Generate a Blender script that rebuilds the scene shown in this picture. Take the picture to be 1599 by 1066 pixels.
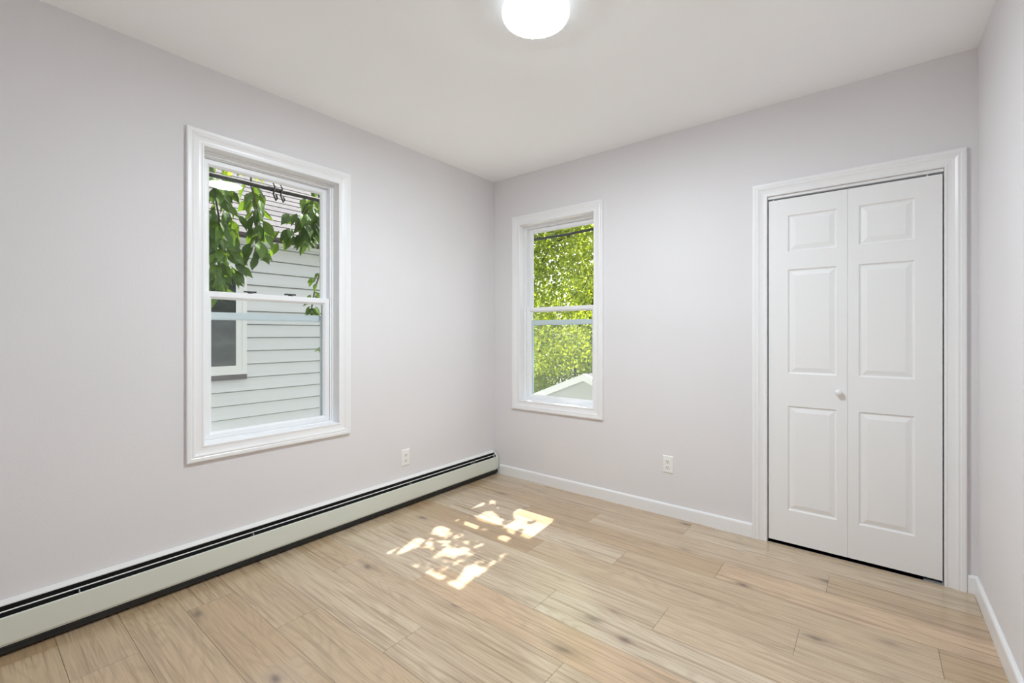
import bpy, bmesh, math, random
from mathutils import Vector, Matrix, Euler

# ------------------------------------------------------------------ clearing
for o in list(bpy.data.objects):
    bpy.data.objects.remove(o, do_unlink=True)
SC = bpy.context.scene
COL = SC.collection
R = math.radians
rnd = random.Random(7)

# ------------------------------------------------------------------ camera
FPX, CX, HY = 703.0, 799.5, 521.2          # focal length, axis and horizon in pixels of the 1599 x 1066 frame
TH = math.atan((1362 - CX) / FPX)
CAM = Vector((2.642, -3.041, 1.23))
cam_d = bpy.data.cameras.new('camera')
cam_d.sensor_width = 36.0
cam_d.lens = FPX * 36.0 / 1599.0
cam_d.shift_y = -(533.0 - HY) / 1599.0
cam_d.clip_start = 0.02
cam = bpy.data.objects.new('camera', cam_d)
cam.location = CAM
cam.rotation_euler = (R(90), 0, TH)
COL.objects.link(cam)
SC.camera = cam

# ------------------------------------------------------------------ world, sun, exposure
SUN_DIR = Vector((0.097, -1.0, -1.28)).normalized()      # direction the sunlight travels
world = bpy.data.worlds.new('world')
SC.world = world
world.use_nodes = True
wn = world.node_tree
bg = wn.nodes['Background']
sky = wn.nodes.new('ShaderNodeTexSky')
sky.sky_type = 'NISHITA'
sky.sun_disc = False
sky.sun_elevation = math.asin(-SUN_DIR.z)
sky.sun_rotation = math.atan2(-SUN_DIR.x, -SUN_DIR.y)
sky.air_density = 1.0
sky.dust_density = 3.0
sky.ozone_density = 1.0
hs = wn.nodes.new('ShaderNodeHueSaturation')
hs.inputs['Saturation'].default_value = 0.35
wn.links.new(sky.outputs[0], hs.inputs['Color'])
wn.links.new(hs.outputs[0], bg.inputs['Color'])
bg.inputs['Strength'].default_value = 0.36
sun_d = bpy.data.lights.new('sun', 'SUN')
sun_d.energy = 15.0
sun_d.angle = R(0.35)
sun_d.color = (1.0, 0.965, 0.91)
sun = bpy.data.objects.new('sun', sun_d)
sun.rotation_euler = SUN_DIR.to_track_quat('-Z', 'Y').to_euler()
sun.location = (0, 6, 9)
COL.objects.link(sun)
LAMP_STRENGTH = 255.0
SC.view_settings.view_transform = 'Standard'
SC.view_settings.look = 'None'
SC.view_settings.gamma = 1.0
SC.view_settings.use_curve_mapping = False
SC.view_settings.exposure = 0.05
SC.cycles.caustics_reflective = False
SC.cycles.max_bounces = 16
SC.cycles.diffuse_bounces = 12
SC.cycles.glossy_bounces = 6
SC.cycles.transparent_max_bounces = 24
SC.cycles.transmission_bounces = 8

# ------------------------------------------------------------------ helpers: measuring
FW = Vector((-math.sin(TH), math.cos(TH), 0))
RT = Vector((math.cos(TH), math.sin(TH), 0))


def ray(px, py):
    return FW + RT * ((px - CX) / FPX) + Vector((0, 0, (HY - py) / FPX))


def at_x(px, py, x):
    d = ray(px, py)
    return CAM + d * ((x - CAM.x) / d.x)


def at_y(px, py, y):
    d = ray(px, py)
    return CAM + d * ((y - CAM.y) / d.y)


def at_z(px, py, z):
    d = ray(px, py)
    return CAM + d * ((z - CAM.z) / d.z)


# ------------------------------------------------------------------ helpers: meshes
class MB:
    def __init__(s):
        s.v, s.f = [], []

    def add(s, vs, fs):
        b = len(s.v)
        s.v += [tuple(v) for v in vs]
        s.f += [tuple(i + b for i in f) for f in fs]

    def box(s, x0, x1, y0, y1, z0, z1):
        s.add([(x0, y0, z0), (x1, y0, z0), (x1, y1, z0), (x0, y1, z0), (x0, y0, z1), (x1, y0, z1), (x1, y1, z1), (x0, y1, z1)],
              [(0, 3, 2, 1), (4, 5, 6, 7), (0, 1, 5, 4), (1, 2, 6, 5), (2, 3, 7, 6), (3, 0, 4, 7)])

    def ring(s, u0, u1, z0, z1, prof, wd=(1, 1, 1, 1), open_bottom=False):
        """mitred frame: prof = closed list of (w, y), w outward from the rectangle (negative inward), scaled per side by wd = left, right, bottom, top"""
        n = len(prof)
        vs = []
        for (su, sz) in ((-1, -1), (-1, 1), (1, 1), (1, -1)):
            for (w, y) in prof:
                wu = w * (wd[0] if su < 0 else wd[1])
                wz = w * (wd[2] if sz < 0 else wd[3])
                if open_bottom and sz < 0:
                    wz = 0
                vs.append(((u0 - wu) if su < 0 else (u1 + wu), y, (z0 - wz) if sz < 0 else (z1 + wz)))
        fs = []
        for k in range(3 if open_bottom else 4):
            a, b = k * n, ((k + 1) % 4) * n
            for i in range(n):
                j = (i + 1) % n
                fs.append((a + i, a + j, b + j, b + i))
        if open_bottom:
            fs.append(tuple(range(n)))
            fs.append(tuple(3 * n + i for i in reversed(range(n))))
        s.add(vs, fs)

    def extrude(s, prof, a, b, axis):
        """closed 2-D profile swept from a to b along axis 'x' (profile y,z) or 'y' (profile x,z)"""
        n = len(prof)
        mk = (lambda p, t: (t, p[0], p[1])) if axis == 'x' else (lambda p, t: (p[0], t, p[1]))
        s.add([mk(p, a) for p in prof] + [mk(p, b) for p in prof],
              [(i, (i + 1) % n, n + (i + 1) % n, n + i) for i in range(n)] + [tuple(range(n)), tuple(reversed(range(n, 2 * n)))])

    def lathe(s, prof, seg=48, loc=(0, 0, 0), rot=None):
        """prof = (radius, height) pairs turned about z"""
        vs, fs = [], []
        n = len(prof)
        M = rot or Matrix.Identity(3)
        for k in range(seg):
            c, sn = math.cos(2 * math.pi * k / seg), math.sin(2 * math.pi * k / seg)
            for (r, h) in prof:
                vs.append(M @ Vector((max(r, 1e-5) * c, max(r, 1e-5) * sn, h)) + Vector(loc))
        for k in range(seg):
            a, b = k * n, ((k + 1) % seg) * n
            for i in range(n - 1):
                fs.append((a + i, b + i, b + i + 1, a + i + 1))
        s.add(vs, fs)

    def tube(s, pts, rad, seg=8):
        pts = [Vector(p) for p in pts]
        rs = rad if isinstance(rad, (list, tuple)) else [rad] * len(pts)
        rings = []
        for i, p in enumerate(pts):
            t = (pts[min(i + 1, len(pts) - 1)] - pts[max(i - 1, 0)]).normalized()
            u = t.orthogonal().normalized() if i == 0 else (u - t * u.dot(t)).normalized()
            w = t.cross(u)
            rings.append([p + (u * math.cos(2 * math.pi * k / seg) + w * math.sin(2 * math.pi * k / seg)) * rs[i] for k in range(seg)])
        vs = [q for r in rings for q in r]
        fs = []
        for i in range(len(pts) - 1):
            for k in range(seg):
                a, b = i * seg + k, i * seg + (k + 1) % seg
                fs.append((a, b, b + seg, a + seg))
        fs.append(tuple(reversed(range(seg))))
        fs.append(tuple((len(pts) - 1) * seg + k for k in range(seg)))
        s.add(vs, fs)

    def laps(s, u0, u1, h0, h1, ex, lip, first=None, gap=.006):
        """overlapping courses in local (x along, -y outward, z up)"""
        z = h0 if first is None else first
        while z < h1 - 1e-4:
            t = min(z + ex, h1)
            s.add([(u0, -lip, z), (u1, -lip, z), (u1, 0, t - gap), (u0, 0, t - gap), (u0, .02, z), (u1, .02, z), (u1, .02, t - gap), (u0, .02, t - gap)],
                  [(0, 1, 2, 3), (4, 7, 6, 5), (0, 4, 5, 1), (3, 2, 6, 7), (0, 3, 7, 4), (1, 5, 6, 2)])
            z += ex

    def build(s, name, mat, parent=None, bevel=0, smooth=False, fix=True):
        me = bpy.data.meshes.new(name)
        me.from_pydata(s.v, [], s.f)
        me.update()
        if fix or bevel:
            bm = bmesh.new()
            bm.from_mesh(me)
            bmesh.ops.recalc_face_normals(bm, faces=bm.faces)
            bm.to_mesh(me)
            bm.free()
        if smooth:
            for p in me.polygons:
                p.use_smooth = True
        o = bpy.data.objects.new(name, me)
        COL.objects.link(o)
        if mat:
            me.materials.append(mat)
        if parent is not None:
            o.parent = parent
        if bevel:
            m = o.modifiers.new('bevel', 'BEVEL')
            m.width = bevel
            m.segments = 2
            m.limit_method = 'ANGLE'
            m.angle_limit = R(40)
        return o


def tag(o, label, cat, group=None, kind=None):
    o['label'] = label
    o['category'] = cat
    if group:
        o['group'] = group
    if kind:
        o['kind'] = kind
    return o


def empty(name, loc=(0, 0, 0), rz=0.0):
    o = bpy.data.objects.new(name, None)
    o.empty_display_size = 0.1
    o.location = loc
    o.rotation_euler = (0, 0, rz)
    COL.objects.link(o)
    return o


# ------------------------------------------------------------------ helpers: materials
def srgb(r, g, b):
    f = lambda c: (c / 255) / 12.92 if c <= 10 else ((c / 255 + .055) / 1.055) ** 2.4
    return (f(r), f(g), f(b), 1)


class NT:
    def __init__(s, name):
        s.m = bpy.data.materials.new(name)
        s.m.use_nodes = True
        s.t = s.m.node_tree
        s.t.nodes.clear()
        s.out = s.n('ShaderNodeOutputMaterial')

    def n(s, kind, **kw):
        nd = s.t.nodes.new(kind)
        for k, v in kw.items():
            setattr(nd, k, v)
        return nd

    def l(s, a, b):
        s.t.links.new(a, b)

    def put(s, sock, v):
        if hasattr(v, 'is_linked') or isinstance(v, bpy.types.NodeSocket):
            s.l(v, sock)
        else:
            sock.default_value = v

    def math(s, op, a, b=None, clamp=False):
        nd = s.n('ShaderNodeMath', operation=op, use_clamp=clamp)
        s.put(nd.inputs[0], a)
        if b is not None:
            s.put(nd.inputs[1], b)
        return nd.outputs[0]

    def noise(s, vec, scale, detail=3, rough=.55, dist=0.0):
        nd = s.n('ShaderNodeTexNoise')
        if vec is not None:
            s.l(vec, nd.inputs['Vector'])
        nd.inputs['Scale'].default_value = scale
        nd.inputs['Detail'].default_value = detail
        nd.inputs['Roughness'].default_value = rough
        nd.inputs['Distortion'].default_value = dist
        return nd.outputs[0]

    def ramp(s, fac, stops):
        nd = s.n('ShaderNodeValToRGB')
        s.l(fac, nd.inputs[0])
        cr = nd.color_ramp
        while len(cr.elements) < len(stops):
            cr.elements.new(.5)
        for e, (p, c) in zip(cr.elements, stops):
            e.position = p
            e.color = c if len(c) == 4 else (*c, 1)
        return nd.outputs[0]

    def mix(s, fac, a, b, mode='MIX'):
        nd = s.n('ShaderNodeMix', data_type='RGBA', blend_type=mode)
        s.put(nd.inputs[0], fac)
        s.put(nd.inputs[6], a)
        s.put(nd.inputs[7], b)
        return nd.outputs[2]

    def bsdf(s, color, rough=.5, metal=0.0, spec=.5, bump=None, bump_d=.01):
        p = s.n('ShaderNodeBsdfPrincipled')
        s.put(p.inputs['Base Color'], color)
        s.put(p.inputs['Roughness'], rough)
        p.inputs['Metallic'].default_value = metal
        p.inputs['Specular IOR Level'].default_value = spec
        if bump is not None:
            b = s.n('ShaderNodeBump')
            b.inputs['Strength'].default_value = 1.0
            b.inputs['Distance'].default_value = bump_d
            s.l(bump, b.inputs['Height'])
            s.l(b.outputs[0], p.inputs['Normal'])
        s.l(p.outputs[0], s.out.inputs[0])
        return p

    def coords(s):
        return s.n('ShaderNodeTexCoord').outputs['Object']

    def mapped(s, scale, vec=None, loc=(0, 0, 0)):
        mp = s.n('ShaderNodeMapping')
        s.l(vec if vec is not None else s.coords(), mp.inputs[0])
        mp.inputs['Scale'].default_value = scale
        mp.inputs['Location'].default_value = loc
        return mp.outputs[0]


def paint(name, col, rough=.6, spec=.3, tex=150, depth=.0004, var=.015):
    t = NT(name)
    c = t.coords()
    n1 = t.noise(c, 1.3, 2)
    d = tuple(x * (1 - var) for x in col[:3]) + (1,)
    u = tuple(min(1, x * (1 + var)) for x in col[:3]) + (1,)
    t.bsdf(t.ramp(n1, [(.3, d), (.7, u)]), rough, 0, spec, t.noise(c, tex, 2), depth)
    return t.m


def plain(name, col, rough=.5, metal=0.0, spec=.5, scale=40, var=.04):
    t = NT(name)
    n1 = t.noise(t.coords(), scale, 2)
    d = tuple(x * (1 - var) for x in col[:3]) + (1,)
    t.bsdf(t.mix(n1, d, col), rough, metal, spec)
    return t.m


M = {}
M['wall'] = paint('wall_paint', (.728, .712, .727, 1), .75, .25)
M['ceiling'] = paint('ceiling_paint', (.94, .955, .965, 1), .85, .2, 120, .0005)
M['trim'] = paint('trim_white_gloss', (.82, .82, .83, 1), .32, .5, 60, .0001, .006)
M['door'] = paint('door_white_satin', (.81, .81, .815, 1), .42, .4, 220, .00015, .006)
M['vinyl'] = plain('window_vinyl', (.84, .85, .87, 1), .35)
M['screenrail'] = plain('screen_rail_aluminium', (.60, .68, .73, 1), .4)  # bluish cast of the outdoor light put into the metal's colour
M['bronze'] = plain('bronze_lock', (.035, .03, .028, 1), .4)
M['heater'] = paint('heater_enamel', (.66, .69, .62, 1), .38, .5, 80, .0001, .01)
M['heaterwhite'] = paint('heater_white_lip', (.78, .78, .76, 1), .4, .5, 80, .0001, .01)
M['fin'] = plain('dark_fins', (.012, .012, .011, 1), .6)
M['plastic'] = plain('outlet_plastic', (.85, .85, .83, 1), .35)
M['slot'] = plain('outlet_slot', (.05, .05, .05, 1), .6)
M['steel'] = plain('bracket_steel', (.55, .60, .64, 1), .35, .7)
M['black'] = plain('closet_dark', (.01, .01, .01, 1), .9)  # darkness inside the closet put into a near-black colour
M['lampbase'] = plain('lamp_base', (.85, .85, .85, 1), .4)
M['cable'] = plain('cable_rubber', (.02, .018, .016, 1), .6)
M['bark'] = plain('bark', (.085, .062, .045, 1), .9, scale=14, var=.5)
M['twig'] = plain('twig', (.09, .085, .04, 1), .8)
M['fascia'] = plain('dark_fascia', (.06, .045, .045, 1), .5)
M['housewhite'] = plain('house_white_trim', (.72, .73, .72, 1), .5)
M['garagewhite'] = plain('garage_white_trim', (.80, .80, .80, 1), .5)


def glass_mat():
    t = NT('window_glass')
    lw = t.n('ShaderNodeLayerWeight')
    p = t.math('POWER', lw.outputs['Facing'], 5.0)
    f = t.math('ADD', t.math('MULTIPLY', p, .9), .017, True)
    tr = t.n('ShaderNodeBsdfTransparent')
    tr.inputs[0].default_value = (.985, .995, .99, 1)
    gl = t.n('ShaderNodeBsdfGlossy')
    gl.inputs['Roughness'].default_value = 0.0
    mx = t.n('ShaderNodeMixShader')
    t.l(f, mx.inputs[0])
    t.l(tr.outputs[0], mx.inputs[1])
    t.l(gl.outputs[0], mx.inputs[2])
    t.l(mx.outputs[0], t.out.inputs[0])
    return t.m


M['glass'] = glass_mat()


def screen_mat():
    t = NT('insect_screen')
    tr = t.n('ShaderNodeBsdfTransparent')
    df = t.n('ShaderNodeBsdfDiffuse')
    df.inputs[0].default_value = (.55, .58, .6, 1)
    mx = t.n('ShaderNodeMixShader')
    mx.inputs[0].default_value = .10
    t.l(tr.outputs[0], mx.inputs[1])
    t.l(df.outputs[0], mx.inputs[2])
    t.l(mx.outputs[0], t.out.inputs[0])
    return t.m


M['screen'] = screen_mat()


def emit_mat(name, strength):
    t = NT(name)
    e = t.n('ShaderNodeEmission')
    e.inputs[0].default_value = (.838, .935, .995, 1)
    e.inputs[1].default_value = strength
    t.l(e.outputs[0], t.out.inputs[0])
    return t.m


M['lamp'] = emit_mat('lamp_diffuser', LAMP_STRENGTH)
M['lamprim'] = emit_mat('lamp_rim_glow', 1.6)


def floor_mat():
    t = NT('oak_laminate')
    at = t.n('ShaderNodeAttribute', attribute_name='plank')
    fac = at.outputs['Fac']
    sx = t.n('ShaderNodeSeparateXYZ')
    t.l(t.coords(), sx.inputs[0])
    cx = t.n('ShaderNodeCombineXYZ')
    t.l(t.math('ADD', sx.outputs[0], t.math('MULTIPLY', fac, 37.0)), cx.inputs[0])
    t.l(t.math('ADD', sx.outputs[1], t.math('MULTIPLY', fac, 19.0)), cx.inputs[1])
    t.l(t.math('MULTIPLY', fac, 9.0), cx.inputs[2])
    v = cx.outputs[0]
    broad = t.noise(t.mapped((.9, 7, 1), v), 1.0, 3, .5, .5)
    streak = t.noise(t.mapped((1.5, 52, 1), v), 1.0, 4, .6, .8)
    fine = t.noise(t.mapped((5, 190, 1), v), 1.0, 3, .6)
    # growth rings: contour lines of a stretched field
    field = t.noise(t.mapped((.7, 4.5, 1), v), 1.0, 2, .45, .25)
    rings = t.math('ADD', t.math('MULTIPLY', t.math('SINE', t.math('MULTIPLY', field, 150.0)), .5), .5)
    tone = t.ramp(fac, [(.0, (.43, .285, .15)), (.12, (.49, .345, .20)), (.35, (.575, .445, .305)), (.7, (.61, .50, .365)), (1., (.60, .42, .265))])
    c = t.mix(t.math('MULTIPLY', t.ramp(broad, [(.38, (0, 0, 0)), (.72, (1, 1, 1))]), .50), tone, (.42, .295, .18, 1))
    c = t.mix(t.math('MULTIPLY', t.ramp(streak, [(.50, (0, 0, 0)), (.72, (1, 1, 1))]), .95), c, (.28, .19, .11, 1))
    c = t.mix(t.math('MULTIPLY', t.ramp(rings, [(.0, (1, 1, 1)), (.5, (0, 0, 0))]), .20), c, (.27, .19, .12, 1))
    c = t.mix(t.math('MULTIPLY', t.ramp(fine, [(.5, (0, 0, 0)), (.8, (1, 1, 1))]), .60), c, (.28, .195, .12, 1))
    # knots
    wob = t.noise(t.mapped((9, 24, 1), v), 1.0, 3)
    va = t.n('ShaderNodeVectorMath', operation='ADD')
    t.l(t.mapped((3.0, 6.8, 1), v), va.inputs[0])
    ws = t.n('ShaderNodeCombineXYZ')
    t.l(t.math('MULTIPLY', wob, .16), ws.inputs[0])
    t.l(t.math('MULTIPLY', wob, .16), ws.inputs[1])
    t.l(ws.outputs[0], va.inputs[1])
    vo = t.n('ShaderNodeTexVoronoi')
    vo.inputs['Scale'].default_value = 1.0
    t.l(va.outputs[0], vo.inputs['Vector'])
    sc = t.n('ShaderNodeSeparateColor')
    t.l(vo.outputs['Color'], sc.inputs[0])
    keep = t.ramp(sc.outputs[0], [(.22, (0, 0, 0)), (.50, (1, 1, 1))])
    kn = t.ramp(vo.outputs['Distance'], [(.02, (1, 1, 1)), (.09, (.55, .55, .55)), (.15, (.18, .18, .18)), (.32, (0, 0, 0))])
    kf = t.math('MULTIPLY', t.math('MULTIPLY', keep, kn), .90)
    c = t.mix(kf, c, (.11, .07, .045, 1))
    rough = t.math('ADD', t.math('MULTIPLY', fine, .10), .20)
    p = t.bsdf(c, rough, 0, .55, t.math('ADD', streak, fine), .00025)
    p.inputs['Coat Weight'].default_value = .6
    p.inputs['Coat IOR'].default_value = 1.6
    p.inputs['Coat Roughness'].default_value = .16
    return t.m


M['floor'] = floor_mat()
M['groove'] = plain('plank_groove', (.16, .11, .07, 1), .8)


def siding_mat(name, col, stain):
    t = NT(name)
    n1 = t.noise(t.mapped((1.2, 1.2, 9)), 1.0, 4)
    n2 = t.noise(None, 3.0, 4)
    c = t.mix(t.math('MULTIPLY', t.ramp(n2, [(.5, (0, 0, 0)), (.75, (1, 1, 1))]), .35), col, stain)
    t.bsdf(t.mix(t.math('MULTIPLY', n1, .18), c, stain), .6, 0, .3)
    return t.m


M['siding'] = siding_mat('house_clapboard', (.66, .675, .685, 1), (.50, .525, .51, 1))
M['gsiding'] = siding_mat('garage_clapboard', (.52, .53, .51, 1), (.45, .46, .44, 1))


def shingle_mat():
    t = NT('roof_shingles')
    br = t.n('ShaderNodeTexBrick')
    t.l(t.mapped((1, 1, 1)), br.inputs['Vector'])
    sx = t.n('ShaderNodeSeparateXYZ')
    t.l(t.coords(), sx.inputs[0])
    cb = t.n('ShaderNodeCombineXYZ')
    t.l(sx.outputs[0], cb.inputs[0])
    t.l(sx.outputs[2], cb.inputs[1])
    t.l(cb.outputs[0], br.inputs['Vector'])
    br.inputs['Color1'].default_value = (.145, .138, .146, 1)
    br.inputs['Color2'].default_value = (.11, .105, .112, 1)
    br.inputs['Mortar'].default_value = (.08, .077, .08, 1)
    br.inputs['Scale'].default_value = 1.0
    br.inputs['Brick Width'].default_value = .3
    br.inputs['Row Height'].default_value = .185
    br.inputs['Mortar Size'].default_value = .006
    n = t.noise(t.coords(), 16, 4)
    t.bsdf(t.mix(t.math('MULTIPLY', n, .5), br.outputs[0], (.16, .152, .16, 1)), .9, 0, .2)
    return t.m


M['shingle'] = shingle_mat()


def ground_mat():
    t = NT('yard_ground')
    n = t.noise(t.coords(), 1.7, 6)
    t.bsdf(t.ramp(n, [(.3, (.20, .22, .16)), (.55, (.30, .30, .27)), (.8, (.36, .35, .33))]), .95, 0, .1)
    return t.m


M['ground'] = ground_mat()


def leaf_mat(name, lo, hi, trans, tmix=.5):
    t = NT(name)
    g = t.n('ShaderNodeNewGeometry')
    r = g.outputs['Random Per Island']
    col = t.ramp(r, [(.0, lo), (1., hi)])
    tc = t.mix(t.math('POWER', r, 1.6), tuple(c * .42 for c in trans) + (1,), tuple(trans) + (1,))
    d = t.n('ShaderNodeBsdfDiffuse')
    t.l(col, d.inputs[0])
    tl = t.n('ShaderNodeBsdfTranslucent')
    t.l(tc, tl.inputs[0])
    mx = t.n('ShaderNodeMixShader')
    mx.inputs[0].default_value = tmix
    t.l(d.outputs[0], mx.inputs[1])
    t.l(tl.outputs[0], mx.inputs[2])
    gl = t.n('ShaderNodeBsdfGlossy')
    gl.inputs['Roughness'].default_value = .4
    m2 = t.n('ShaderNodeMixShader')
    m2.inputs[0].default_value = .04
    t.l(mx.outputs[0], m2.inputs[1])
    t.l(gl.outputs[0], m2.inputs[2])
    t.l(m2.outputs[0], t.out.inputs[0])
    return t.m


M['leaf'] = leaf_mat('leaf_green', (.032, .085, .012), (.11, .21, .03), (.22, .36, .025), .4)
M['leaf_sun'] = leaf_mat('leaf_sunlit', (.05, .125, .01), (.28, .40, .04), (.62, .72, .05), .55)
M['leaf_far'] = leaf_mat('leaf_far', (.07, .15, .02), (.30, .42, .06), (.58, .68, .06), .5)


def pane_dark():
    t = NT('neighbour_pane')
    n = t.noise(t.mapped((1, 5, 3)), 2.2, 5, .6, .6)  # greenish patches: leaf reflections put into the pane's colour
    t.bsdf(t.ramp(n, [(.35, (.012, .015, .013)), (.55, (.035, .045, .038)), (.75, (.10, .125, .10))]), .12, 0, .22)
    return t.m


M['pane'] = pane_dark()

# ------------------------------------------------------------------ room shell
RX, RZ, YF, WT = 3.033, 2.585, -3.38, .17        # right wall, ceiling, front wall, wall thickness
WA = dict(u0=-2.236, u1=-1.502, z0=.668, z1=2.180)     # left-wall window opening (u = y)
WB = dict(u0=.296, u1=1.002, z0=.668, z1=2.154)        # back-wall window opening (u = x)
DOOR = (2.155, 2.917, 2.043)


def wall_cells(mb, us, zs, holes, put):
    for i in range(len(us) - 1):
        for k in range(len(zs) - 1):
            if (i, k) in holes:
                continue
            put(us[i], us[i + 1], zs[k], zs[k + 1])


g = .018
mb = MB()
wall_cells(mb, [YF - WT, WA['u0'] - g, WA['u1'] + g, WT], [-.3, WA['z0'] - g, WA['z1'] + g, RZ + .15], {(1, 1)}, lambda a, b, c, d: mb.box(-WT, 0, a, b, c, d))
tag(mb.build('wall_left', M['wall']), 'pale grey painted wall with the larger window and the baseboard heater', 'wall', kind='structure')
mb = MB()
wall_cells(mb, [0, WB['u0'] - g, WB['u1'] + g, DOOR[0] - g, DOOR[1] + g, RX + WT], [-.3, 0, WB['z0'] - g, DOOR[2] + g, WB['z1'] + g, RZ + .15],
           {(1, 2), (1, 3), (3, 1), (3, 2)}, lambda a, b, c, d: mb.box(a, b, 0, WT, c, d))
tag(mb.build('wall_back', M['wall']), 'pale grey painted wall with the smaller window and the closet door', 'wall', kind='structure')
mb = MB()
mb.box(RX, RX + WT, YF - WT, 0, -.3, RZ + .15)
tag(mb.build('wall_right', M['wall']), 'bare pale grey wall beside the closet door', 'wall', kind='structure')
mb = MB()
mb.box(0, RX, YF - WT, YF, -.3, RZ + .15)
tag(mb.build('wall_front', M['wall']), 'plain grey wall behind the viewer', 'wall', kind='structure')
mb = MB()
mb.box(0, RX, YF, 0, RZ, RZ + .15)
tag(mb.build('ceiling', M['ceiling']), 'flat white ceiling with one round light', 'ceiling', kind='structure')

# floor: laminate planks running along x; joints where the photo shows them
PW, PL = .195, 1.285
JOINT = {0: 1.733, 1: 1.186, 2: 2.02, 3: 1.558, 4: 2.405, 5: 1.927, 6: 1.458, 7: .86, 8: 1.74, 9: 1.165, 10: .70, 11: .268}
mb = MB()
plank_vals = []
pr = random.Random(11)


def plank(x0, x1, y0, y1):
    e, gp = .0004, .0006
    x0, x1, y0, y1 = x0 + gp, x1 - gp, y0 + gp, y1 - gp
    if x1 - x0 < .01 or y1 - y0 < .01:
        return
    vs = [(x0, y0, -.004), (x1, y0, -.004), (x1, y1, -.004), (x0, y1, -.004), (x0, y0, -.00006), (x1, y0, -.00006), (x1, y1, -.00006), (x0, y1, -.00006),
          (x0 + e, y0 + e, 0), (x1 - e, y0 + e, 0), (x1 - e, y1 - e, 0), (x0 + e, y1 - e, 0)]
    fs = [(8, 9, 10, 11)] + [(4 + i, 4 + (i + 1) % 4, 8 + (i + 1) % 4, 8 + i) for i in range(4)] + [(i, (i + 1) % 4, 4 + (i + 1) % 4, 4 + i) for i in range(4)]
    mb.add(vs, fs)
    v = .1 + .9 * pr.random()
    if y1 < -1.99 and x1 < 2.2:          # browner boards by the heater; weaker light there also put into their tone
        v *= .22
    elif x1 < 1.25 and y1 < -.8:  # milder dimming towards the wall, also put into the tone
        v *= .55
    plank_vals.extend([v] * len(fs))


r = -1
while True:
    ya = -.045 - PW * r
    yb = ya - PW
    if ya < YF:
        break
    j = JOINT.get(r, pr.uniform(0, PL))
    while j > 0:
        j -= PL
    top = min(ya, .17 if r < 0 else ya)
    while j < RX:
        plank(max(j, 0), min(j + PL, RX), max(yb, YF), min(ya, 0))
        j += PL
    r += 1
# the strip that runs on under the closet door
plank(DOOR[0] - g, DOOR[1] + g, 0.0, .16)
nb = len(mb.f)
mb.box(-.0, RX, YF, .16, -.3, -.004)
plank_vals += [0.] * 6
fl = mb.build('floor', M['floor'], fix=False)
fl.data.materials.append(M['groove'])
for p in fl.data.polygons[nb:]:
    p.material_index = 1
k = 0
a = fl.data.attributes.new('plank', 'FLOAT', 'FACE')
for i, v in enumerate(plank_vals):
    a.data[i].value = v
tag(fl, 'light oak laminate floor with wide planks and knots', 'floor', kind='structure')

# baseboards
BP = [(0, 0), (0, .083), (.006, .083), (.011, .079), (.0135, .072), (.0135, 0)]


def baseboard(name, prof, a, b, axis, label):
    m = MB()
    m.extrude(prof, a, b, axis)
    tag(m.build(name, M['trim']), label, 'baseboard', kind='structure')


baseboard('baseboard_back', [(-p[0], p[1]) for p in BP], .078, DOOR[0] - .079, 'x', 'white baseboard running from the heater to the closet door casing')
baseboard('baseboard_corner', [(-p[0], p[1]) for p in BP], DOOR[1] + .079, RX, 'x', 'short white baseboard stub between closet door casing and corner')
baseboard('baseboard_right', [(RX - p[0], p[1]) for p in BP], YF, -.0135, 'y', 'white baseboard along the bare wall beside the closet door')
baseboard('baseboard_front', [(YF + p[0], p[1]) for p in BP], .078, RX - .0135, 'x', 'white baseboard behind the viewer')

CAS = [(0, 0), (0, -.009), (.003, -.0115), (.009, -.0115), (.012, -.0095), (.016, -.0095), (.024, -.0100), (.036, -.0125), (.046, -.0170), (.050, -.0178),
       (.053, -.0165), (.056, -.0165), (.059, -.0185), (.072, -.0190), (.076, -.0180), (.078, -.015), (.078, 0)]


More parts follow.
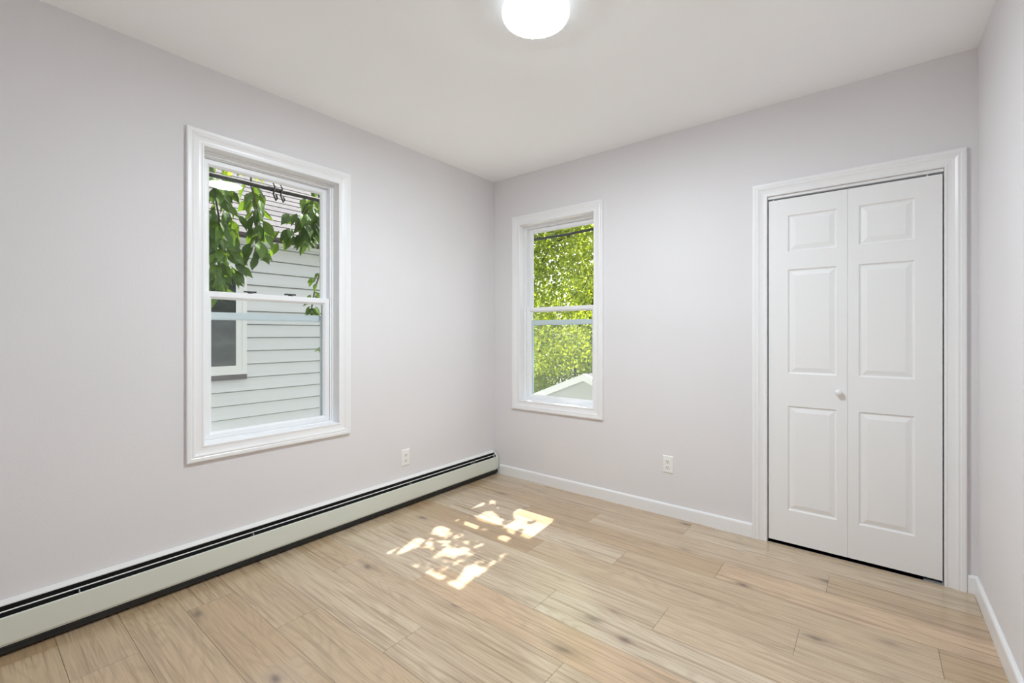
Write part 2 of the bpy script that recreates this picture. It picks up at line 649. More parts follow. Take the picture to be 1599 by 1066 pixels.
# ------------------------------------------------------------------ windows
def window(name, rz, label, u0, u1, z0, z1, locks=()):
    root = empty(name, (0, 0, 0), rz)
    tag(root, label, 'window', kind='structure')
    m = MB()
    m.ring(u0, u1, z0, z1, CAS)
    m.build('casing', M['trim'], root)
    m = MB()
    m.ring(u0, u1, z0, z1, [(0, -.001), (0, .060), (0, WT), (.0175, WT), (.0175, -.001)])
    m.build('jamb', M['trim'], root)
    m = MB()   # vinyl main frame with stepped tracks
    m.ring(u0, u1, z0, z1, [(0, .058), (-.006, .058), (-.009, .061), (-.0095, .066), (-.020, .066), (-.020, .0975), (-.024, .0975), (-.024, .1285), (-.022, .1285), (-.022, .160), (0, .160)],
           wd=(1, 1, .5, 1))
    m.build('window_frame', M['vinyl'], root, bevel=.001)
    ia, ib, ja, jb = u0 + .0215, u1 - .0215, z0 + .0105, z1 - .025
    zm0, zm1 = 1.414, 1.455

    def sash(nm, a, b, c, d, y0, y1, wd):
        s = MB()
        s.ring(a, b, c, d, [(0, y0), (-.70, y0), (-.78, y0 + .003), (-1.0, y0 + .011), (-1.0, y1 - .004), (-.85, y1), (0, y1)], wd=wd)
        so = s.build(nm, M['vinyl'], root, bevel=.0012)
        gm = MB()
        ym = (y0 + y1) / 2 + .001
        gm.box(a + wd[0] - .004, b - wd[1] + .004, ym - .002, ym + .002, c + wd[2] - .004, d - wd[3] + .004)
        return so, gm.build('glass', M['glass'], so)

    sash('upper_sash', ia + .004, ib - .004, zm0 + .004, jb, .099, .127, (.032, .032, .036, .034))
    lo, _ = sash('lower_sash', ia, ib, ja, zm1, .068, .0965, (.036, .036, .034, .040))
    for lu in locks:
        s = MB()
        s.lathe([(0, 0), (.013, 0), (.013, .005), (.009, .008), (0, .008)], 20, (lu, .083, zm1 + .0003))
        s.extrude([(.076, zm1 + .006), (.076, zm1 + .012), (.080, zm1 + .015), (.088, zm1 + .013), (.092, zm1 + .006)], lu - .034, lu + .03, 'x')
        s.build('sash_lock', M['bronze'], lo, bevel=.001)
    s = MB()
    s.ring(ia + .001, ib - .001, ja, 1.348, [(0, .131), (-.8, .131), (-1, .134), (-1, .143), (0, .143)], wd=(.022, .022, .022, .042))
    so = s.build('screen_frame', M['screenrail'], root)
    s = MB()
    s.box(ia + .02, ib - .02, .1365, .1375, ja + .02, 1.308)
    s.build('screen_mesh', M['screen'], so)
    return root


window('window_1', R(90), 'larger white double-hung window over the baseboard heater, showing clapboard house', WA['u0'], WA['u1'], WA['z0'], WA['z1'], locks=(-1.985, -1.762))
window('window_2', 0, 'smaller white double-hung window by the closet wall, showing green trees', WB['u0'], WB['u1'], WB['z0'], WB['z1'])

# ------------------------------------------------------------------ closet door
droot = empty('door_1', (DOOR[0], 0, 0))
tag(droot, 'white six-panel bifold closet door with a small round knob', 'door', kind='structure')
X0, X1, ZH = 0.0, DOOR[1] - DOOR[0], DOOR[2]
m = MB()
m.ring(X0, X1, 0, ZH, CAS, open_bottom=True)
m.build('door_casing', M['trim'], droot)
m = MB()
m.ring(X0, X1, 0, ZH, [(0, -.001), (0, WT), (.0175, WT), (.0175, -.001)], open_bottom=True)
m.build('door_jamb', M['trim'], droot)


def leaf_door(name, x0, x1, p0, p1):
    z0, z1, yf, yb = .017, 2.017, .006, .040
    m = MB()
    xs = [x0, p0, p1, x1]
    zs = [z0, .207, .813, 1.000, 1.603, 1.707, 1.918, z1]
    for i in range(3):
        for k in range(7):
            a, b, c, d = xs[i], xs[i + 1], zs[k], zs[k + 1]
            if i == 1 and k in (1, 3, 5):
                prev = None
                rings = [(0, 0), (.003, .0045), (.008, .0075), (.012, .0075), (.034, .0015), (.036, .0012)]
                vs = []
                for (w, dp) in rings:
                    vs += [(a + w, yf + dp, c + w), (b - w, yf + dp, c + w), (b - w, yf + dp, d - w), (a + w, yf + dp, d - w)]
                fs = []
                for q in range(len(rings) - 1):
                    for e in range(4):
                        fs.append((q * 4 + e, q * 4 + (e + 1) % 4, q * 4 + 4 + (e + 1) % 4, q * 4 + 4 + e))
                q = (len(rings) - 1) * 4
                fs.append((q, q + 1, q + 2, q + 3))
                m.add(vs, fs)
            else:
                m.add([(a, yf, c), (b, yf, c), (b, yf, d), (a, yf, d)], [(0, 1, 2, 3)])
    m.add([(x0, yf, z0), (x1, yf, z0), (x1, yf, z1), (x0, yf, z1), (x0, yb, z0), (x1, yb, z0), (x1, yb, z1), (x0, yb, z1)],
          [(4, 7, 6, 5), (0, 4, 5, 1), (3, 2, 6, 7), (0, 3, 7, 4), (1, 5, 6, 2)])
    me = m.build(name, M['door'], droot, fix=False)
    bm = bmesh.new()
    bm.from_mesh(me.data)
    bmesh.ops.remove_doubles(bm, verts=bm.verts, dist=1e-5)
    bmesh.ops.recalc_face_normals(bm, faces=bm.faces)
    bm.to_mesh(me.data)
    bm.free()
    return me


L1 = leaf_door('door_leaf', .005, .3816, .1045, .3355)
L2 = leaf_door('door_leaf', .3824, X1 - .005, .4305, .6555)
L1['label'] = 'narrow bifold leaf with the knob'
L2['label'] = 'bifold leaf beside the room corner'
m = MB()
m.lathe([(0, -.034), (.009, -.0335), (.014, -.030), (.0165, -.024), (.0155, -.018), (.011, -.013), (.0075, -.009), (.0075, -.004), (.011, 0), (0, 0)], 32,
        (.343, .0065, .911), Matrix.Rotation(R(-90), 3, 'X') @ Matrix.Identity(3))
m.build('knob', M['door'], L1, smooth=True)
m = MB()
m.box(X1 - .075, X1 - .001, .004, .034, .0002, .004)
m.box(X1 - .006, X1 - .003, .004, .034, .004, .016)
m.build('pivot_bracket', M['steel'], droot)
for px in (.028, X1 - .06):
    m = MB()
    m.lathe([(0, 2.015), (.004, 2.015), (.004, 2.0275), (0, 2.0275)], 12, (px, .022, 0))
    m.build('pivot_pin', M['plastic'], droot)
m = MB()
m.box(X0 + .001, X1 - .001, .003, .045, 2.0275, 2.0425)
m.build('head_stop', M['trim'], droot, bevel=.001)
# closet behind the door
m = MB()
m.box(DOOR[0] - .4, DOOR[0] - .35, WT, .75, -.3, 2.5)
m.box(DOOR[1] + .25, DOOR[1] + .30, WT, .75, -.3, 2.5)
m.box(DOOR[0] - .4, DOOR[1] + .3, .75, .80, -.3, 2.5)
m.box(DOOR[0] - .4, DOOR[1] + .3, WT, .80, 2.5, 2.55)
m.box(DOOR[0] - .35, DOOR[1] + .25, .1605, .75, -.3, -.001)
tag(m.build('wall_closet', M['black']), 'unlit inside of the closet behind the bifold door', 'closet', kind='structure')

# ------------------------------------------------------------------ baseboard heater
HY0, HY1 = YF + .01, -.016
h = empty('baseboard_heater', (0, (HY0 + HY1) / 2, 0))
tag(h, 'long pale grey-green metal baseboard heater with black slots under the larger window', 'heater')


def hpart(name, prof, mat, y0=HY0, y1=HY1, parent=None, bevel=0):
    s = MB()
    off = (HY0 + HY1) / 2
    s.extrude(prof, y0 - off, y1 - off, 'y')
    return s.build(name, mat, parent or h, bevel=bevel)


hpart('back_plate', [(.0005, .02), (.0005, .196), (.004, .1965), (.026, .186), (.0265, .1815), (.023, .1815), (.0045, .190), (.0030, .020)], M['heaterwhite'])
hpart('front_panel', [(.0575, .1495), (.0600, .1515), (.0625, .1505), (.0640, .147), (.0650, .050), (.0610, .040), (.0590, .040), (.0630, .050), (.0620, .146)], M['heater'])
hpart('damper', [(.0395, .1670), (.0425, .1678), (.0450, .1668), (.0455, .1645), (.0440, .1650), (.0415, .1655)], M['heaterwhite'])
hpart('bottom_rail', [(.006, .018), (.006, .021), (.058, .030), (.0605, .036), (.0615, .034), (.059, .027), (.0595, .012), (.058, .012), (.0575, .026)], M['fin'])
hpart('inner_pan', [(.0045, .03), (.0045, .175), (.0065, .175), (.0065, .034), (.056, .034), (.056, .03)], M['fin'])
s = MB()
s.tube([(.034, HY0 + .05 - h.location.y, .095), (.034, HY1 - .05 - h.location.y, .095)], .012, 12)
yy = HY0 + .06
while yy < HY1 - .06:
    s.box(.012, .055, yy - h.location.y, yy - h.location.y + .0006, .065, .128)
    yy += .012
s.build('fin_element', M['fin'], h)
for yb_ in (-2.70, -2.02, -.965, -.30):
    s = MB()
    y = yb_ - h.location.y
    s.extrude([(.007, .06), (.007, .152), (.02, .156), (.0415, .1615), (.057, .150), (.0575, .148), (.0575, .06)], y - .0012, y + .0012, 'y')
    s.build('bracket', M['steel'], h)
s = MB()
y = HY1 - h.location.y
prof = [(.0005, .001), (.0005, .1975), (.028, .1875), (.048, .171), (.062, .154), (.068, .138), (.068, .058), (.061, .042), (.061, .001)]
s.extrude(prof, y - .0015, y, 'y')
s.extrude([(.0605, .154), (.063, .154), (.0682, .138), (.0682, .058), (.0655, .058), (.0655, .138)], y - .03, y - .0016, 'y')
s.extrude([(.002, .1975), (.028, .1880), (.048, .1715), (.063, .1540), (.060, .1530), (.046, .1690), (.027, .1855), (.002, .194)], y - .018, y - .0016, 'y')
s.build('end_cap', M['heater'], h)

# ------------------------------------------------------------------ outlets
def outlet(loc, rz, label):
    root = empty('wall_outlet', loc, rz)
    tag(root, label, 'outlet', 'wall outlets')
    s = MB()
    w, hh = .0365, .0585
    s.add([(-w, 0, -hh), (w, 0, -hh), (w, 0, hh), (-w, 0, hh), (-w + .001, -.003, -hh + .001), (w - .001, -.003, -hh + .001), (w - .001, -.003, hh - .001), (-w + .001, -.003, hh - .001),
           (-w + .006, -.006, -hh + .006), (w - .006, -.006, -hh + .006), (w - .006, -.006, hh - .006), (-w + .006, -.006, hh - .006)],
          [(0, 1, 5, 4), (1, 2, 6, 5), (2, 3, 7, 6), (3, 0, 4, 7), (4, 5, 9, 8), (5, 6, 10, 9), (6, 7, 11, 10), (7, 4, 8, 11), (8, 9, 10, 11), (3, 2, 1, 0)])
    s.build('cover_plate', M['plastic'], root)
    for zc in (-.0195, .0195):
        s = MB()
        n = 20
        pts = []
        for k in range(n):
            a = 2 * math.pi * k / n
            pts.append((.0168 * math.cos(a), max(-.0130, min(.0130, .0168 * math.sin(a)))))
        s.add([(p[0], -.0062, p[1] + zc) for p in pts] + [(p[0] * .96, -.0085, p[1] * .96 + zc) for p in pts] + [(p[0], -.004, p[1] + zc) for p in pts],
              [(i, (i + 1) % n, n + (i + 1) % n, n + i) for i in range(n)] + [tuple(range(n, 2 * n))] + [(2 * n + i, 2 * n + (i + 1) % n, (i + 1) % n, i) for i in range(n)])
        f = s.build('receptacle', M['plastic'], root)
        s = MB()
        s.box(-.0078, -.0048, -.0089, -.0084, zc - .001, zc + .0075)
        s.box(.0050, .0078, -.0089, -.0084, zc + .0, zc + .0070)
        s.lathe([(0, .0084), (.0034, .0084), (.0034, .0089), (0, .0089)], 14, (0, 0, zc - .0066), Matrix.Rotation(R(90), 3, 'X'))
        s.build('slots', M['slot'], f)
    s = MB()
    s.lathe([(0, .0058), (.003, .0058), (.003, .0072), (0, .0078)], 14, (0, 0, 0), Matrix.Rotation(R(90), 3, 'X'))
    s.build('screw', M['plastic'], root)


outlet((0, -.976, .336), R(90), 'white wall outlet just above the baseboard heater')
outlet((1.562, 0, .348), 0, 'white wall outlet between the smaller window and the closet door')

# ------------------------------------------------------------------ ceiling light
lamp = empty('ceiling_light', (1.562, -1.535, RZ))
tag(lamp, 'round white flush ceiling light, switched on', 'lamp')
s = MB()
s.lathe([(0, 0), (.118, 0), (.120, -.004), (.120, -.014), (.112, -.016), (0, -.016)], 64)
s.build('base', M['lampbase'], lamp, smooth=False)
s = MB()
s.lathe([(.110, -.0165), (.130, -.018), (.1365, -.022), (.1385, -.028), (.1385, -.046), (.136, -.052), (.131, -.0555)], 64)
s.build('rim', M['lamprim'], lamp, smooth=True)
s = MB()
s.lathe([(.1309, -.0556), (.118, -.0600), (.09, -.0640), (.05, -.0665), (0, -.067)], 64)
s.build('diffuser', M['lamp'], lamp, smooth=True)

# ------------------------------------------------------------------ outdoors
GZ = -3.1
m = MB()
m.box(-40, 40, -30, 50, GZ - .2, GZ)
tag(m.build('ground_outside', M['ground']), 'patchy green yard below the windows', 'ground', kind='structure')

# the house next door, seen through the larger window
NX = -3.2
nb = empty('neighbour_house', (NX, 0, GZ))
tag(nb, 'pale clapboard house with a shingled roof, beyond the larger window', 'house')


def npart(mbd, name, mat, parent=None, mtx=None, **kw):
    o = mbd.build(name, mat, parent or nb, **kw)
    if mtx is not None:
        o.matrix_local = mtx
    return o


FACE = Matrix.Rotation(R(90), 4, 'Z')        # local x -> world y, local -y -> world +x
EX = .158
s = MB()
s.laps(-7.0, 2.6, 0, 2.40 - GZ, EX, .030, first=((1.350 - GZ) % EX) - EX, gap=.012)
npart(s, 'clapboard_wall', M['siding'], mtx=FACE)
s = MB()
s.box(-7.0, 2.6, .03, 4.5, 0, 2.38 - GZ)
npart(s, 'house_core', M['siding'], mtx=FACE)
PITCH = R(34)
s = MB()
s.laps(-7.2, 2.8, 0, 4.6, .185, .008, gap=.003)
s.box(-7.2, 2.8, .011, .06, 0, 4.6)
npart(s, 'roof', M['shingle'], mtx=Matrix.Translation((.30, 0, 2.372 - GZ)) @ FACE @ Matrix.Rotation(-(math.pi / 2 - PITCH), 4, 'X'))
s = MB()
s.box(-7.2, 2.8, -.30, -.285, 2.318 - GZ, 2.382 - GZ)
s.box(-7.2, 2.8, -.33, -.30, 2.340 - GZ, 2.375 - GZ)
npart(s, 'fascia', M['fascia'], mtx=FACE)
s = MB()
s.box(-7.2, 2.8, -.285, .02, 2.335 - GZ, 2.35 - GZ)
npart(s, 'soffit', M['siding'], mtx=FACE)
y1w, y0w, zb, zt = -.835, -1.80, .758 - GZ, 2.045 - GZ
s = MB()
s.ring(y0w + .05, y1w - .05, zb + .05, zt - .05, [(.05, -.005), (.05, -.05), (.0, -.05), (.0, -.005)])
wf = npart(s, 'window_casing', M['housewhite'], mtx=FACE)
s = MB()
s.ring(y0w + .05, y1w - .05, zb + .05, zt - .05, [(0, -.045), (-.065, -.045), (-.065, -.026), (0, -.026)], wd=(1, 1, .8, 1))
o = s.build('window_sash', M['housewhite'], wf)
s = MB()
s.box(y0w + .11, y1w - .11, -.036, -.030, zb + .09, zt - .11)
s.build('window_pane', M['pane'], wf)
s = MB()
s.box(y0w, y1w + .002, -.045, -.004, zb - .062, zb - .001)
s.build('sill_shadow', M['fascia'], wf)  # dark strip: shadow below this window put into its colour

# small garage below the smaller window
GY = 8.0
ga = empty('garage', (-3.56, GY, GZ))
tag(ga, 'low garage with a white gable edge, beyond the smaller window', 'garage')
half, sl, pk = 2.5, .40, .10 - GZ
s = MB()
z = -.02
zs = []
ex = .16
while z < pk - .12:
    za, zb2 = z, min(z + ex, pk - .10)

    def hw(zz):
        return min(half - .2, (pk - .10 - zz) / sl)
    a0, a1 = hw(za), max(hw(zb2), .01)
    s.add([(-a0, -.016, za), (a0, -.016, za), (a1, 0, zb2), (-a1, 0, zb2), (-a0, .01, za), (a0, .01, za)], [(0, 1, 2, 3), (0, 4, 5, 1)])
    z += ex
s.build('gable_wall', M['gsiding'], ga)
s = MB()
s.box(-half + .25, half - .25, .02, 5, 0, pk - half * sl)
s.build('garage_core', M['gsiding'], ga)
s = MB()
for sg in (-1, 1):
    s.add([(0, -.17, pk + .03), (0, -.17, pk - .16), (sg * half, -.17, pk - .16 - half * sl), (sg * half, -.17, pk + .03 - half * sl),
           (0, -.02, pk + .03), (0, -.02, pk - .16), (sg * half, -.02, pk - .16 - half * sl), (sg * half, -.02, pk + .03 - half * sl)],
          [(0, 1, 2, 3), (7, 6, 5, 4), (1, 5, 6, 2), (0, 3, 7, 4), (2, 6, 7, 3), (0, 4, 5, 1)])
s.build('rake_board', M['garagewhite'], ga)
s = MB()
for sg in (-1, 1):
    s.add([(0, -.165, pk + .02), (0, 5.1, pk + .02), (sg * (half + .1), 5.1, pk + .02 - (half + .1) * sl), (sg * (half + .1), -.16, pk + .02 - (half + .1) * sl),
           (0, -.16, pk - .02), (0, 5.1, pk - .02), (sg * (half + .1), 5.1, pk - .02 - (half + .1) * sl), (sg * (half + .1), -.16, pk - .02 - (half + .1) * sl)],
          [(0, 1, 2, 3), (7, 6, 5, 4), (0, 3, 7, 4), (1, 5, 6, 2), (2, 6, 7, 3), (0, 4, 5, 1)])
s.build('garage_roof', M['shingle'], ga)


# cables
def cable(name, pts, rad, label, ties=()):
    s = MB()
    p0 = Vector(pts[0])
    s.tube([Vector(p) - p0 for p in pts], rad, 10)
    c = s.build(name, M['cable'], smooth=True)
    c.location = p0
    tag(c, label, 'cable')
    for t in ties:
        t = Vector(t) - p0
        k = MB()
        for dx, dz, q in ((-.03, -.0, 0), (.02, .005, 1)):
            b = t + Vector((0, dx, 0))
            k.tube([b + Vector((.012, 0, .055)), b + Vector((.016, .012, .02)), b + Vector((.016, .0, -.03)), b + Vector((.018, .018, -.075)), b + Vector((.012, .03, -.055)), b + Vector((.012, .02, -.03))], .006, 6)
        k.build('cable_clip', M['cable'], c, smooth=True)
    return c


ca = [Vector((-WT - .017, -3.2, 2.32)), Vector((-.58, -2.9, 2.24))] + [at_x(px, py, -.62) for px, py in ((330, 272.5), (380, 284), (440, 299), (497, 312))] + [Vector((-.60, -.5, 2.26)), Vector((-WT - .017, -.2, 2.32))]
cable('utility_cable', ca, .0155, 'black cable strung across the larger window, with twisted clips', ties=(at_x(432, 298, -.62),))
cb = [Vector((-.55, WT + .0135, 2.28)), Vector((-.40, .70, 2.19))] + [at_y(px, py, .75) for px, py in ((835, 374), (880, 367), (927, 357.5))] + [Vector((1.1, .72, 2.24)), Vector((1.5, WT + .0135, 2.30))]
cable('utility_cable', cb, .012, 'black cable strung before the trees at the smaller window')


# ------------------------------------------------------------------ foliage
def leaf_geo(mb_, base, axis, nrm, L, W, droop=.25, simple=False):
    axis = axis.normalized()
    side = axis.cross(nrm)
    if side.length < 1e-3:
        side = axis.orthogonal()
    side.normalize()
    nn = side.cross(axis).normalized()
    if simple:
        vs = [base, base + axis * L * .45 + side * W * .5 + nn * L * .06, base + axis * L - nn * L * droop * .5, base + axis * L * .45 - side * W * .5 + nn * L * .06]
        mb_.add(vs, [(0, 1, 2), (0, 2, 3)])
        return vs
    P = lambda t, w, up: base + axis * (L * t) + side * (W * w) + nn * (L * (up - droop * t * t))
    vs = [P(0, 0, 0), P(.16, .30, .03), P(.38, .50, .06), P(.62, .40, .05), P(.82, .17, .02), P(1, 0, 0), P(.82, -.17, .02), P(.62, -.40, .05), P(.38, -.50, .06), P(.16, -.30, .03),
          P(.2, 0, 0), P(.5, 0, 0), P(.8, 0, 0)]
    mb_.add(vs, [(0, 1, 10), (1, 2, 11, 10), (2, 3, 11), (3, 4, 12, 11), (4, 5, 12), (5, 6, 12), (6, 7, 11, 12), (7, 8, 11), (8, 9, 10, 11), (9, 0, 10)])
    return vs


def rand_unit(q):
    while True:
        v = Vector((q.uniform(-1, 1), q.uniform(-1, 1), q.uniform(-1, 1)))
        if .05 < v.length < 1:
            return v.normalized()


# bright flecks of sun on the floor: leaves are kept out of the sun's way here (floor x, y)
def fleck(*pts):
    return [tuple(at_z(590 + x * .18137, 770 + y * .18137, 0)[:2]) for x, y in pts]


FLECKS = [
    fleck((1170, 185), (1215, 130), (1330, 150), (1505, 215), (1490, 275), (1420, 310), (1370, 350), (1320, 385), (1255, 370), (1255, 325), (1320, 300), (1345, 260), (1385, 235), (1330, 225), (1290, 240), (1250, 250), (1310, 275), (1290, 310), (1220, 295), (1160, 310), (1180, 350), (1120, 330), (1120, 280), (1160, 245), (1215, 235)),
    fleck((850, 210), (900, 175), (970, 150), (1030, 200), (1060, 250), (1030, 275), (970, 250), (890, 235)),
    fleck((1035, 390), (1080, 360), (1150, 375), (1095, 415)),
    fleck((800, 125), (880, 80), (925, 85), (890, 110)),
    fleck((930, 45), (1020, 72), (985, 90), (960, 65)),
    fleck((745, 262), (800, 245), (880, 275), (840, 300)),
    fleck((5, 520), (75, 482), (150, 515), (80, 565)),
    fleck((110, 490), (200, 420), (290, 395), (370, 400), (350, 450), (250, 480), (190, 525)),
    fleck((480, 330), (520, 280), (590, 300), (580, 335), (640, 360), (560, 365)),
    fleck((520, 510), (590, 480), (690, 485), (770, 475), (760, 510), (640, 535), (550, 535)),
    fleck((400, 680), (440, 670), (560, 725), (510, 755), (430, 715)),
    fleck((585, 800), (640, 755), (735, 795), (670, 850)),
    fleck((740, 680), (790, 630), (885, 670), (820, 715), (725, 785), (700, 770)),
    fleck((1065, 530), (1110, 505), (1115, 515), (1090, 535)),
]


# places where leaves are thinned to let some sun through: (share of its leaves that remain, outline)
THIN = [
    (.34, fleck((440, 430), (560, 400), (760, 420), (900, 430), (900, 480), (780, 540), (620, 560), (500, 540))),
    (.40, fleck((480, 300), (620, 300), (740, 360), (690, 410), (560, 400))),
    (.42, fleck((420, 600), (560, 560), (760, 540), (700, 600), (560, 660), (470, 650))),
    (.38, fleck((280, 605), (400, 625), (440, 690), (340, 660))),
    (.40, fleck((650, 740), (790, 620), (1010, 560), (1025, 585), (890, 670), (740, 790))),
    (.40, fleck((340, 400), (470, 340), (490, 440), (360, 480))),
    (.40, fleck((640, 240), (710, 212), (970, 305), (925, 325), (830, 310), (760, 280))),
    (.45, fleck((1020, 200), (1100, 205), (1060, 260), (1010, 240))),
]


def in_poly(x, y, poly):
    c = False
    j = len(poly) - 1
    for i in range(len(poly)):
        xi, yi = poly[i]
        xj, yj = poly[j]
        if (yi > y) != (yj > y) and x < (xj - xi) * (y - yi) / (yj - yi) + xi:
            c = not c
        j = i
    return c


def to_floor(p):
    t = -p.z / SUN_DIR.z
    return p.x + SUN_DIR.x * t, p.y + SUN_DIR.y * t


dice = random.Random(77)


def blocks_fleck(pts):
    thin_dice = dice.random()
    for p in pts:
        if p.y < .3 or p.z < 0:
            continue
        x, y = to_floor(p)
        if not (.2 < x < 1.25 and -1.8 < y < -.3):
            continue
        for poly in FLECKS:
            if in_poly(x, y, poly):
                return True
        for keep, poly in THIN:
            if thin_dice > keep and in_poly(x, y, poly):
                return True
    return False


def scatter_leaves(name, mat, parent, blobs, q, L=(.09, .13), origin=Vector((0, 0, 0)), simple=True, shell=.0):
    s = MB()
    for (c, rad, n) in blobs:
        c = Vector(c)
        for _ in range(n):
            d = rand_unit(q)
            rr = q.random() ** (1 / 3) if shell == 0 else (shell + (1 - shell) * q.random())
            p = c + Vector((d.x * rad[0], d.y * rad[1], d.z * rad[2])) * rr
            ax = rand_unit(q) + Vector((0, 0, -.35))
            nr = rand_unit(q) + Vector((0, 0, .8))
            l = q.uniform(*L)
            ng = len(s.v)
            nf = len(s.f)
            vs = leaf_geo(s, p, ax, nr, l, l * q.uniform(.55, .75), q.uniform(.1, .4), simple)
            if blocks_fleck(vs):
                del s.v[ng:]
                del s.f[nf:]
    s.v = [tuple(Vector(v) - origin) for v in s.v]
    return s.build(name, mat, parent, fix=False)


def tree_root(name, loc, label):
    return tag(empty(name, loc), label, 'tree')


def limb(name, parent, pts, rads, mat=None):
    o = parent.matrix_world.translation if False else Vector(parent.location)
    s = MB()
    s.tube([Vector(p) - o for p in pts], rads, 9)
    return s.build(name, mat or M['bark'], parent, smooth=True)


# tree whose leafy shoots hang in front of the larger window
q = random.Random(3)
T1 = Vector((-1.35, -4.4, GZ))
t1 = tree_root('hanging_tree', T1, 'tree with broad leaves drooping on shoots outside the larger window')
limb('trunk', t1, [T1, T1 + Vector((.05, .1, 2.5)), T1 + Vector((.1, .35, 4.6)), T1 + Vector((.15, .8, 6.2))], [.13, .11, .085, .05])
limb('branch', t1, [T1 + Vector((.1, .35, 4.6)), (-1.05, -3.0, 2.75), (-.95, -2.2, 3.0), (-.95, -1.2, 3.02), (-.95, -.7, 2.95)], [.06, .045, .035, .025, .012])


def shoot(pts, n, spread, L, xd, seed, mat='leaf'):
    qq = random.Random(seed)
    p3 = [at_x(px, py, xd) for px, py in pts]
    top = Vector((-.95, p3[0].y, 3.0))
    line = [top, p3[0] + Vector((0, 0, .25))] + p3
    tw = limb('shoot', t1, line, [.012] + [.008] + [.006] * (len(p3) - 1) + [.003], M['twig'])
    s = MB()
    for i in range(n):
        t = i / max(1, n - 1) * (len(p3) - 1)
        k = min(int(t), len(p3) - 2)
        b = p3[k].lerp(p3[k + 1], t - k)
        ang = qq.uniform(0, 2 * math.pi)
        out = Vector((math.cos(ang), math.sin(ang), qq.uniform(-.5, .2)))
        b2 = b + out * spread * qq.uniform(.05, 1) + Vector((0, 0, qq.uniform(-.03, .05)))
        l = qq.uniform(*L)
        leaf_geo(s, b2, out * .8 + Vector((0, 0, -1.0)), Vector((.7, -.2, .5)) + rand_unit(qq) * .7, l, l * qq.uniform(.40, .58), qq.uniform(.05, .45))
    s.v = [tuple(Vector(v) - T1) for v in s.v]
    s.build('leaves', M[mat], tw, fix=False)


shoot([(318, 246), (333, 290), (342, 340), (345, 385), (352, 430)], 140, .12, (.09, .14), -.95, 1)
shoot([(322, 330), (328, 380), (332, 420), (340, 458)], 46, .08, (.08, .12), -1.0, 2)
shoot([(392, 290), (401, 322), (405, 352), (402, 378), (396, 398)], 40, .06, (.09, .16), -.9, 3)
shoot([(500, 290), (482, 325), (464, 350), (457, 368)], 52, .11, (.09, .14), -.9, 4)
shoot([(505, 320), (490, 350), (478, 372)], 40, .08, (.09, .14), -.85, 5)
shoot([(500, 425), (492, 450), (487, 478), (485, 492)], 18, .04, (.06, .10), -.9, 6)
shoot([(503, 525), (499, 550)], 4, .02, (.05, .08), -.9, 8)
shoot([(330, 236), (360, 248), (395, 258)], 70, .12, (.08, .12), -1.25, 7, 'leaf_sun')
shoot([(318, 415), (326, 440), (334, 452)], 14, .05, (.07, .10), -1.0, 9)

# maple outside the smaller window: its crown, with an added leaf spray, throws the dappled shade
q = random.Random(5)
T2 = Vector((-.75, 5.4, GZ))
t2 = tree_root('shade_tree', T2, 'sunlit yellow-green tree close outside the smaller window')
limb('trunk', t2, [T2, T2 + Vector((-.1, .1, 2.2)), T2 + Vector((-.25, 0, 4.2)), T2 + Vector((-.1, -.2, 6.5)), T2 + Vector((.1, -.3, 8.3))], [.17, .14, .11, .08, .03])
limb('branch', t2, [T2 + Vector((-.2, 0, 4.6)), at_y(935, 350, 4.6), at_y(905, 360, 4.4), at_y(871, 377, 4.2), at_y(859, 388, 4.2), at_y(849, 402, 4.2), at_y(843, 419, 4.2), at_y(838, 445, 4.2)], [.07, .032, .022, .017, .015, .012, .010, .005])
limb('branch', t2, [T2 + Vector((-.2, 0, 4.2)), at_y(935, 405, 4.8), at_y(923, 426, 4.6), at_y(912, 447, 4.5), at_y(895, 462, 4.5), at_y(880, 474, 4.4)], [.05, .022, .016, .013, .010, .005])
limb('branch', t2, [T2 + Vector((-.15, -.1, 6.0)), (-.6, 4.0, 4.1), (-.1, 2.7, 4.3), (.3, 1.7, 4.35)], [.06, .045, .03, .015])
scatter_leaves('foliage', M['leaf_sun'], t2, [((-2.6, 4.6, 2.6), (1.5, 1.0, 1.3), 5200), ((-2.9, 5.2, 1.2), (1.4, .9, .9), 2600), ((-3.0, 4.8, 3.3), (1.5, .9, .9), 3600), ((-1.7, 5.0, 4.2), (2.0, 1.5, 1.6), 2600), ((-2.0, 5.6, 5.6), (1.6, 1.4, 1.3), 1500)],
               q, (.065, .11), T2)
# leaf spray added out of view, its gaps shaped to make the sun flecks
s = MB()
for _ in range(15000):
    fx, fy, yd = q.uniform(.12, 1.35), q.uniform(-1.95, -.22), q.uniform(1.05, 1.75)
    tt = (yd - fy) / -SUN_DIR.y
    p = Vector((fx, fy, 0)) - SUN_DIR * tt
    ng, nf = len(s.v), len(s.f)
    l = q.uniform(.030, .050)
    nr = (-SUN_DIR + rand_unit(q) * .8)
    ax = nr.cross(rand_unit(q))
    if ax.length < .1:
        continue
    vs = leaf_geo(s, p, ax, nr, l, l * .75, .15, True)
    if blocks_fleck(vs + [(vs[0] + vs[2]) / 2]):
        del s.v[ng:]
        del s.f[nf:]
s.v = [tuple(Vector(v) - T2) for v in s.v]
s.build('unseen_leaf_mask', M['leaf_sun'], t2, fix=False)

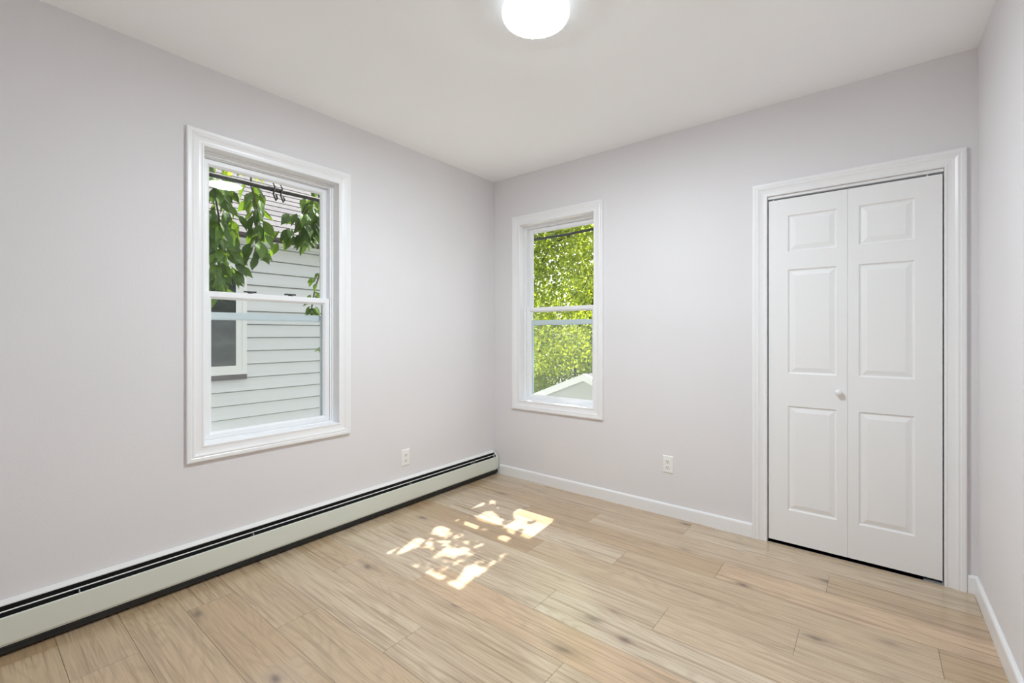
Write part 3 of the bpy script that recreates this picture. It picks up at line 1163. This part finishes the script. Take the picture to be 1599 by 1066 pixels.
# trees beyond the garage
def far_tree(loc, hgt, rad, n, seed, label, mat):
    qq = random.Random(seed)
    loc = Vector(loc)
    t = tree_root('garden_tree', loc, label)
    t['group'] = 'trees beyond the garage'
    limb('trunk', t, [loc, loc + Vector((.1, 0, hgt * .4)), loc + Vector((-.1, .1, hgt * .85))], [.2, .14, .04])
    for k in range(3):
        a = qq.uniform(0, 6.28)
        limb('branch', t, [loc + Vector((.05, 0, hgt * (.3 + .12 * k))), loc + Vector((math.cos(a) * rad * .4, math.sin(a) * rad * .4, hgt * (.45 + .12 * k))), loc + Vector((math.cos(a) * rad * .8, math.sin(a) * rad * .8, hgt * (.55 + .14 * k)))], [.09, .06, .02])
    blobs = []
    for k in range(9):
        a = qq.uniform(0, 6.28)
        rr = qq.uniform(0, .65) * rad
        zz = qq.uniform(.14, .85) * hgt
        blobs.append((loc + Vector((math.cos(a) * rr, math.sin(a) * rr, zz)), (rad * .55, rad * .55, hgt * .18), n // 9))
    scatter_leaves('foliage', mat, t, blobs, qq, (.13, .20), loc)


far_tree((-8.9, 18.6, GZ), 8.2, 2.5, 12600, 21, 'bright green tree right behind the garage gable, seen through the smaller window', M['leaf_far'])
far_tree((-13.6, 19.0, GZ), 7.6, 2.5, 10800, 22, 'green tree behind the low end of the garage roof', M['leaf_far'])
far_tree((-3.2, 18.6, GZ), 8.5, 2.5, 10800, 23, 'green tree rising past the garage peak', M['leaf_far'])
far_tree((-11.5, 26.0, GZ), 10.0, 4.2, 9900, 24, 'tall tree deepest behind the other garden trees', M['leaf_far'])


def bush(loc, hgt, rad, n, seed, label):
    qq = random.Random(seed)
    loc = Vector(loc)
    t = tag(empty('garden_bush', loc), label, 'bush', 'bushes behind the garage')
    limb('stem', t, [loc, loc + Vector((.05, 0, hgt * .35)), loc + Vector((-.05, .05, hgt * .8))], [.06, .045, .015])
    scatter_leaves('foliage', M['leaf_far'], t, [(loc + Vector((0, 0, hgt * .52)), (rad, rad * .8, hgt * .5), n)], qq, (.10, .16), loc)


bush((-10.7, 14.7, GZ), 3.6, 1.25, 3600, 31, 'rounded bush peeping over the low end of the garage roof')
bush((-8.0, 14.9, GZ), 4.4, 1.3, 4200, 32, 'rounded bush peeping over the garage roof near its peak')
